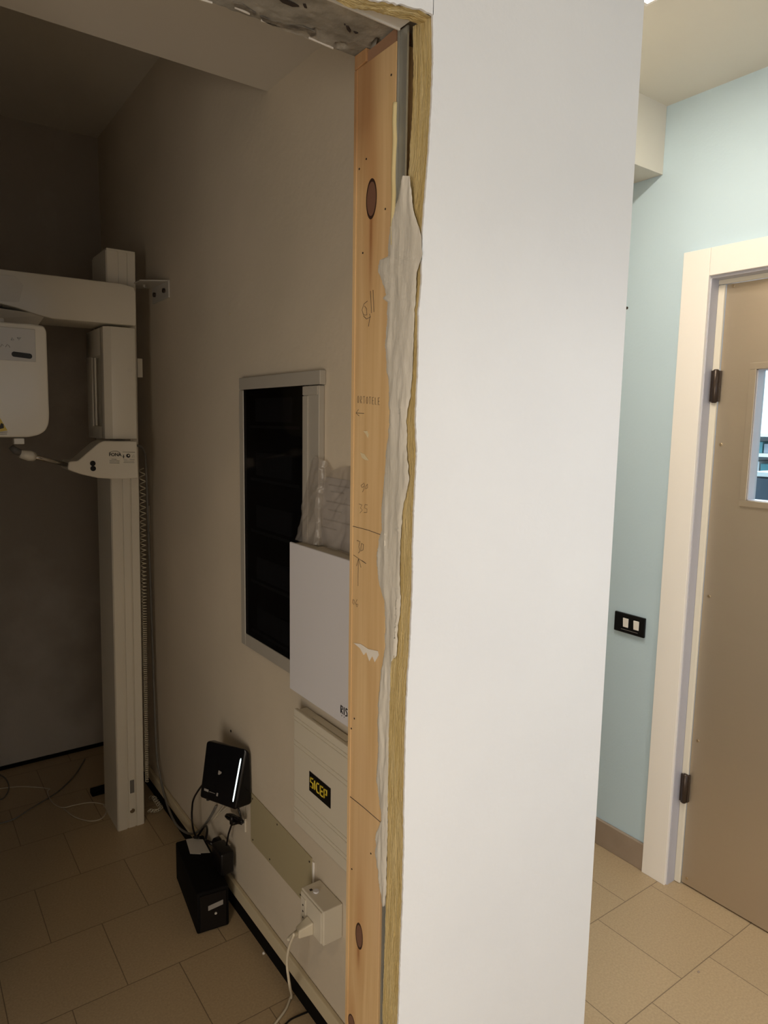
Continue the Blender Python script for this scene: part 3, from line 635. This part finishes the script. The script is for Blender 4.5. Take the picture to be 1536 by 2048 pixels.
tag(obj('cable_duct', MB().box((W-.012, 2.84, 1.16), (W-.0005, 2.862, 1.27), .002), 'plaster'), 'tiny wall-coloured cable duct beside the coiled cable', 'duct')

# ================================================================== WALL BOXES
pn = thing('distribution_board', 'grey-framed electrical panel with a smoked black glass door', 'electrical panel', (W, 1.68, 1.34))
ya, yb2, za, zb = 1.447, 1.906, .947, 1.743; ga, gb, gc, gd = 1.523, 1.880, .985, 1.711
obj('frame', MB().box((.842, ya-.006, gd-.002), (W-.0005, yb2, zb), .002).box((.843, ya, za), (W-.0005, ga, gd-.004), .002).box((.843, gb, za), (W-.0005, yb2+.003, gd-.004), .002).box((.843, ga, za), (W-.0005, gb, gc), .002), 'framegrey', pn)
obj('hinge_strip', MB().box((.840, ga-.026, gc), (.8432, ga-.001, gd-.028), .0008).box((.840, ga-.073, gd-.026), (.8432, ga-.001, gd-.005), .0008), 'framegrey', pn)
obj('back_plate', MB().box((.853, ga, gc), (W-.0005, gb, gd)), 'black', pn)
for i in range(5):
    zc = 1.66 - i*.15
    mbx = MB()
    for k in range(12): mbx.box((.8485, 1.60+k*.0175, zc-.042), (.853, 1.6165+k*.0175, zc+.022), .0005)
    mbx.box((.850, 1.56, zc-.060), (.8535, 1.85, zc-.052))
    obj('breaker_row', mbx, 'breaker', pn)
obj('glass_door', MB().box((.8445, ga+.001, gc+.001), (.847, gb-.001, gd-.001)), 'smoked', pn)

rb_ = thing('alarm_box', 'plain cool-white plastic box overlapping the electrical panel', 'box', (W, 1.37, .944))
obj('housing', MB().box((.803, 1.14, .945), (W-.0005, 1.438, 1.320), .003).box((.803, 1.430, .945), (.8385, 1.512, 1.320), .003), 'sicep', rb_)
obj('cover', MB().box((.799, 1.138, .943), (.806, 1.514, 1.3235), .0025), 'box', rb_)
mbx = MB()
for l in ([(0, 0), (0, 1), (.7, .95), (.75, .6), (0, .5), (.8, 0)], [(1.4, 0), (1.4, 1)], [(2.75, .95), (2.2, 1), (2.05, .75), (2.6, .45), (2.65, .1), (2.0, 0)]):
    mbx.tube([(.7986, 1.2660 - a*.0098, .968 + b*.0175) for a, b in l], .0014, 6)
for a in (.4, 1.4): mbx.disc((.7987, 1.266 - a*.0098, .9625), (-1, 0, 0), .0011, .0006, 8)
obj('lettering', mbx, 'ink', rb_)

sc = thing('alarm_control_unit', 'beige ribbed wall unit with a black and yellow sticker', 'control unit', (W, 1.36, .565))
obj('housing', MB().box((.830, 1.172, .566), (W-.0005, 1.530, .874), .003), 'sicep', sc)
mbx = MB().box((.8215, 1.170, .562), (.832, 1.533, .8775), .003)
obj('cover', mbx, 'sicep', sc)
for zz in (.855, .845, .79, .777, .648, .637, .603, .592): obj('rib', MB().box((.8195, 1.172, zz), (.823, 1.531, zz+.004), .001), 'sicep', sc)
obj('knock_out', MB().box((.835, 1.30, .8735), (.855, 1.46, .8765), .001), 'sicep', sc)
stk = obj('sticker', MB().box((.8200, 1.345, .690), (.8214, 1.448, .742)), 'blackgloss', sc)
ls = []; x_ = 1.440
for i, (ch, w_) in enumerate((('S', .015), ('I', .007), ('C', .016), ('E', .015), ('P', .015))):
    z_, h_ = .705, .024
    q = {'S': [[(1, 1), (0, 1), (0, .5), (1, .5), (1, 0), (0, 0)]], 'I': [[(.3, 0), (.3, 1)]], 'C': [[(1, 1), (.3, 1), (0, .7), (0, .3), (.3, 0), (1, 0)]],
         'E': [[(1, 1), (0, 1), (0, 0), (1, 0)], [(0, .5), (.9, .5)]], 'P': [[(0, 0), (0, 1), (1, 1), (1, .5), (0, .5)]]}[ch]
    for l in q: ls.append([(.8196, x_ - a*w_*.8, z_ + b*h_) for a, b in l])
    x_ -= w_ + .0035
mbx = MB()
for l in ls: mbx.tube(l, .0020, 6)
obj('lettering', mbx, 'yellowink', stk)

# plastic sleeve with papers on top of the white box
bg = thing('plastic_bag', 'crumpled clear plastic sleeve with grey paperwork standing on the white box', 'bag', (.845, 1.38, 1.323))
bl = [(612, 1077), (614, 1058), (622, 1030), (622, 990), (624, 950), (632, 928), (643, 912), (655, 928), (667, 942), (680, 935), (705, 931), (722, 930)]
def bagz(y):  # top outline
    T = [(1.53, 1.36), (1.50, 1.46), (1.475, 1.52), (1.447, 1.54), (1.42, 1.525), (1.395, 1.506), (1.36, 1.517), (1.31, 1.524), (1.20, 1.52)]
    for a, b in zip(T, T[1:]):
        if b[0] <= y: t = (a[0]-y)/(a[0]-b[0]); return a[1]+(b[1]-a[1])*t
    return T[-1][1]
bm = bmesh.new(); rows = []
for i in range(61):
    y = 1.525 - .325*i/60; row = []
    for k in range(41):
        t = k/40; z = 1.326 + (bagz(y)-1.326)*t
        x = .832 + .018*t + .010*noise.noise(Vector((y*22, z*14, 0))) + .006*noise.noise(Vector((y*60 + z*30, z*40, 4)))
        row.append(bm.verts.new((min(x - (.012 if y > 1.43 else 0), .8385 if y > 1.435 else .8575), y, z)))
    rows.append(row)
for a, b in zip(rows, rows[1:]):
    for k in range(40): bm.faces.new((a[k], b[k], b[k+1], a[k+1]))
smooth(obj('film', bm, 'film', bg), 60)
pp = obj('paper', MB().hexa([(.852, 1.475, 1.3245), (.852, 1.20, 1.3245), (.857, 1.20, 1.485), (.857, 1.44, 1.489), (.8535, 1.475, 1.3245), (.8535, 1.20, 1.3245), (.8585, 1.20, 1.485), (.8585, 1.44, 1.489)]), 'paper', bg)
for i, (a, b, zz) in enumerate(((1.42, 1.33, 1.47), (1.41, 1.35, 1.455), (1.43, 1.30, 1.43), (1.42, 1.36, 1.41), (1.44, 1.32, 1.385), (1.45, 1.38, 1.365))):
    xx = .8515 + (zz-1.3245)*.031
    obj('print_line', MB().box((xx-.0008, b, zz), (xx, a, zz+.0028)), 'paperink', pp)

# ================================================================== ROUTER, UPS, SOCKETS
rt = thing('wifi_router', 'glossy black wedge-shaped router hanging on the wall, lit strip on its edge', 'router', (.80, 1.93, .43))
TL, TR_, BR_, BL = Vector((.756, 1.992, .622)), Vector((.842, 1.872, .622)), Vector((.799, 1.87, .432)), Vector((.735, 2.004, .432))
bTL, bTR, bBR, bBL = Vector((.790, 2.01, .612)), Vector((.857, 1.874, .602)), Vector((.857, 1.868, .436)), Vector((.80, 2.03, .43))
smooth(obj('casing', MB().hexa([BL, BR_, TR_, TL, bBL, bBR, bTR, bTL], .010, 4), 'blackgloss', rt), 40)
rn = (BR_-BL).cross(TL-BL).normalized()
if rn.dot(Vector((0, 0, H))-BL) < 0: rn = -rn
def rp(s, t, o=.0006): return (BL*(1-s) + BR_*s)*(1-t) + (TL*(1-s) + TR_*s)*t + rn*o
obj('light_strip', MB().tube([rp(.905, .13, .0002), rp(.905, .16, .0004), rp(.90, .80, .0004), rp(.90, .83, .0002)], [.0008, .0022, .0022, .0008], 8), 'led', rt, label='lit white strip')  # glowing tube stands in for a reflection on the glossy casing
obj('logo', MB().prism([rp(.42, .49), rp(.42, .56), rp(.50, .545), rp(.50, .52), rp(.455, .49)], rn*.0005), 'greyink', rt)
obj('logo', MB().prism([rp(.12, .16), rp(.12, .20), rp(.24, .195), rp(.24, .155)], rn*.0004), 'greyink', rt)
obj('logo', MB().prism([rp(.46, .135), rp(.46, .19), rp(.50, .19), rp(.50, .135)], rn*.0004), 'greyink', rt)
obj('feet', MB().disc(BL.lerp(BR_, .2)+Vector((.01, .006, .002)), (0, 0, -1), .006, .006, 10), 'black', rt)
obj('lettering', MB().prism([rp(.26, .165), rp(.26, .172), rp(.42, .17), rp(.42, .163)], rn*.0003), 'greyink', rt)

up = thing('power_backup_unit', 'black box-shaped battery backup standing on the tiles by the skirting', 'battery unit', (.765, 2.10, 0))
A, B = Vector((.703, 1.955, 0)), Vector((.805, 1.940, 0)); A2, B2 = Vector((.742, 2.262, 0)), Vector((.840, 2.25, 0)); ht = Vector((0, 0, .142))
# bottom front corner A is the nearest one
smooth(obj('casing', MB().hexa([A+Vector((0, 0, .003)), B+Vector((0, 0, .003)), B2+Vector((0, 0, .003)), A2+Vector((0, 0, .003)), A+ht, B+ht, B2+ht, A2+ht], .006, 3), 'blackmat', up), 40)
fn = (B-A).cross(Vector((0, 0, 1))).normalized()
def fp(s, z, o=.001): return A.lerp(B, s) + Vector((0, 0, z)) + fn*o
obj('front_panel', MB().prism([fp(.10, .012), fp(.90, .012), fp(.90, .132), fp(.10, .132)], fn*.003), 'black', up)
obj('display', MB().prism([fp(.34, .078, .0045), fp(.80, .086, .0045), fp(.80, .102, .0045), fp(.34, .094, .0045)], fn*.001), 'greyink', up)
obj('power_button', MB().disc(fp(.57, .062, .004), fn, .004, .002, 12), 'greyp', up)
tz = Vector((0, 0, .1425))
def tp(s, t): return (A.lerp(B, s)).lerp(A2.lerp(B2, s), t) + tz
obj('paper_label', MB().prism([tp(.30, .70), tp(.62, .64), tp(.62, .97), tp(.36, .99)], (0, 0, .0008)).prism([tp(.62, .66), tp(.92, .62), tp(.90, .90), tp(.62, .96)], (0, 0, .0006)), 'greyp', up)

ad = thing('power_adapter', 'black plug-in adapter in the low wall outlet above the battery unit', 'adapter', (.83, 2.03, .16))
smooth(obj('casing', MB().box((.798, 1.985, .1455), (W-.016, 2.068, .222), .007, 3), 'black', ad), 40)
obj('plug', MB().tube([(W-.02, 2.10, .19), (.825, 2.10, .19), (.815, 2.10, .188)], [.022, .021, .012], 16).tube([(.82, 2.10, .19), (.805, 2.125, .195)], .006, 10), 'black', ad)
ou = thing('wall_outlet', 'low beige wall outlet behind the black adapter', 'outlet', (W, 2.08, .19))
obj('plate', MB().box((W-.0145, 2.05, .135), (W-.0005, 2.12, .205), .003), 'sicep', ou)
# cables around the router
tag(obj('black_cable', MB().tube(smooth_path([(.80, 2.03, .50), on(0, .80, 391, 1590), on(0, .80, 384, 1620), on(0, .80, 385, 1650), on(0, .81, 391, 1672), (.81, 2.21, .160), (.80, 2.24, .152)], 8), .0034, 8), 'black'), 'black cable curving from the router down to the battery unit', 'cable')
tag(obj('black_cable', MB().tube(smooth_path([(.815, 2.262, .125), (.838, 2.25, .165), (.836, 2.215, .195), (.82, 2.16, .21), (.802, 2.13, .196)], 8), .0038, 8), 'black'), 'short thick black cable from the battery unit to the round plug', 'cable')
lp = []
cc = on(0, .835, 471, 1637)
for i in range(90):
    a = i*.42; lp.append(cc + Vector((.004*math.sin(i*.9) - .004, -.062*math.cos(a) + .002*math.sin(i*.31), .020*math.cos(a) + .008*math.sin(a) + .0025*math.sin(i*.23))))
tag(obj('bundled_cable', MB().tube([(.82, 1.905, .436)] + [lp[0]] + lp + [on(0, .835, 463, 1650), on(0, .828, 457, 1668), on(0, .825, 453, 1690)], .0031, 6).tube([cc+Vector((-.012, .003, -.014)), cc+Vector((-.014, 0, .0)), cc+Vector((-.012, -.003, .012))], .0065, 8), 'black'), 'tied bundle of thin black cable hanging under the router', 'cable')
tag(obj('white_cable', MB().tube(smooth_path([(.815, 1.945, .436), on(0, .83, 437, 1625), on(0, .835, 428, 1638), on(0, .838, 425, 1641), on(0, .838, 431, 1634), (.825, 1.925, .436)], 6), .0020, 6), 'wcable'), 'small white cable loop poking out beneath the router', 'cable')
tag(obj('wall_wire', MB().tube([(W-.002, 1.930, .44), (W-.002, 1.931, .365)], .0017, 6).box((W-.006, 1.922, .315), (W-.0005, 1.929, .36), .001), 'sicep'), 'thin beige wire end left of the olive cover plate', 'wire')

cp = thing('cover_plate', 'long olive-beige blank plate screwed low on the wall', 'plate', (W, 1.69, .38))
obj('plate', MB().prism([(W-.0005, 1.884, .305), (W-.0005, 1.884, .470), (W-.0005, 1.50, .460), (W-.0005, 1.494, .345), (W-.0005, 1.545, .305)], (-.003, 0, 0), .0008), 'olive', cp)
for p in ((1.868, .455), (1.70, .455), (1.51, .445), (1.868, .318), (1.75, .318), (1.56, .318)): obj('screw', MB().disc((W-.0033, p[0], p[1]), (-1, 0, 0), .0028, .001, 10), 'dark', cp)
tag(obj('wall_trim', MB().box((W-.005, 1.486, .355), (W-.0005, 1.493, .455), .001), 'trimwhite'), 'short vertical white strip at right end of the olive plate', 'strip')

so = thing('surface_socket', 'beige surface-mounted double socket box above the skirting', 'socket', (W, 1.40, .38))
obj('housing', MB().box((.803, 1.345, .330), (W-.0005, 1.458, .423), .003), 'sicep', so)
obj('front_plate', MB().box((.7985, 1.350, .335), (.804, 1.453, .418), .002), 'sicep', so)
obj('socket_module', MB().box((.7965, 1.425, .345), (.799, 1.449, .408), .001), 'sicep', so)
obj('top_knob', MB().disc((.825, 1.42, .4232), (0, 0, 1), .008, .005, 14, .001), 'box', so)
obj('top_slot', MB().box((.815, 1.431, .4232), (.822, 1.438, .4240)), 'dark', so)
for zz in (.355, .372, .389): obj('pin_hole', MB().disc((.7964, 1.437, zz), (-1, 0, 0), .0025, .0008, 10), 'dark', so)
pg = thing('plug', 'cream mains plug in the beige socket box, its cord drooping to the floor', 'plug', (.78, 1.40, .36))
obj('plug_body', MB().hexa([(.7985, 1.418, .338), (.7985, 1.385, .338), (.7985, 1.385, .372), (.7985, 1.418, .372), (.762, 1.414, .336), (.762, 1.395, .336), (.762, 1.395, .358), (.762, 1.414, .358)], .003), 'wcable', pg)
obj('strain_relief', MB().tube([(.765, 1.405, .347), (.745, 1.408, .340), (.738, 1.41, .335)], [.008, .006, .0045], 10), 'wcable', pg)
c1 = [(.742, 1.409, .338), on(0, .730, 588, 1868), on(0, .735, 578, 1895), on(0, .745, 574, 1925), on(0, .755, 577, 1955), on(0, .77, 580, 1975)]
e1 = on(2, .004, 583, 1996); e2 = on(2, .004, 572, 2018); e3 = on(2, .004, 550, 2048); e4 = on(2, .004, 500, 2110)
obj('cord', MB().tube(smooth_path(c1 + [e1, e2, e3, e4], 10, .0045), .0034, 10), 'wcable', pg)
q = [on(2, .003, 560, 2060), on(2, .003, 580, 2040), on(2, .003, 600, 2030), on(2, .003, 615, 2024)]
tag(obj('dark_cord', MB().tube(smooth_path(q, 8), .0025, 8), 'black'), 'short dark cord on the floor beside the cream cord', 'cord')

# cords on the floor at the left
fl = lambda *ps: [on(2, .0035, *p) for p in ps]
tag(obj('floor_cord', MB().tube(smooth_path(fl((-20, 1652), (0, 1647), (30, 1637), (60, 1618), (95, 1597), (120, 1580), (150, 1550), (170, 1518)), 8), .0028, 8), 'gcable'), 'dark cord crossing the floor from bottom left towards the corner', 'cord')
tag(obj('floor_cord', MB().tube(smooth_path(fl((215, 1612), (205, 1608), (180, 1605), (150, 1610), (125, 1615), (105, 1605), (95, 1585), (100, 1578)), 8)
    + smooth_path(fl((100, 1578), (80, 1575), (40, 1573), (0, 1577), (-20, 1580)), 8)[1:], .0024, 8), 'dcable'), 'pale cord snaking left along the floor from the column', 'cord')
tag(obj('floor_cord', MB().tube(smooth_path(fl((128, 1618), (150, 1634), (180, 1642), (203, 1637), (213, 1622), (207, 1610)), 8), .0024, 8), 'dcable'), 'pale loop of cord on the floor touching the column foot', 'cord')
tag(obj('floor_cord', MB().tube(smooth_path(fl((-10, 1545), (10, 1556), (18, 1575), (8, 1595), (-10, 1602)), 8), .0028, 8), 'gcable'), 'small curl of cord at the far left under the back wall', 'cord')
tag(obj('power_brick', MB().box((.625, 2.99, .001), (.735, 3.03, .026), .004), 'blackmat'), 'small black slab lying on the floor behind the column', 'adapter')
p = on(2, .003, 527, 1906)
tag(obj('crumb', MB().hexa([p+Vector(v) for v in ((-.004, -.003, -.003), (.004, -.004, -.003), (.005, .003, -.003), (-.003, .004, -.003), (-.002, -.002, .003), (.003, -.002, .002), (.002, .002, .004), (-.002, .002, .003))], .001), 'chip'), 'tiny white crumb on the floor next to the black skirting', 'crumb')
p = on(2, .002, 1397, 1943)
tag(obj('crumb', MB().hexa([p+Vector(v) for v in ((-.006, -.003, -.002), (.005, -.004, -.002), (.006, .003, -.002), (-.004, .004, -.002), (-.003, -.002, .002), (.003, -.002, .001), (.003, .002, .002), (-.003, .002, .001))], .0008), 'skirt'), 'tiny brown crumb on the pale tiles in the corridor', 'crumb')
# small screws and holes in the walls
for p, l in (((462, 1462), 'small dark screw hole in the plaster just above the router'), ((460, 628), 'small plugged hole high on the plaster wall beside the bracket')):
    q_ = on(0, W-.0002, *p); tag(obj('wall_hole', MB().disc(q_, (-1, 0, 0), .0045, .0015, 12, .0004), 'dark' if p[1] > 1000 else 'lip'), l, 'hole')
q_ = on(0, XB-.0002, 1254, 616); tag(obj('wall_hole', MB().disc(q_, (-1, 0, 0), .005, .001, 12), 'dark'), 'small scuffed hole in the pale blue wall beside the white partition', 'hole')
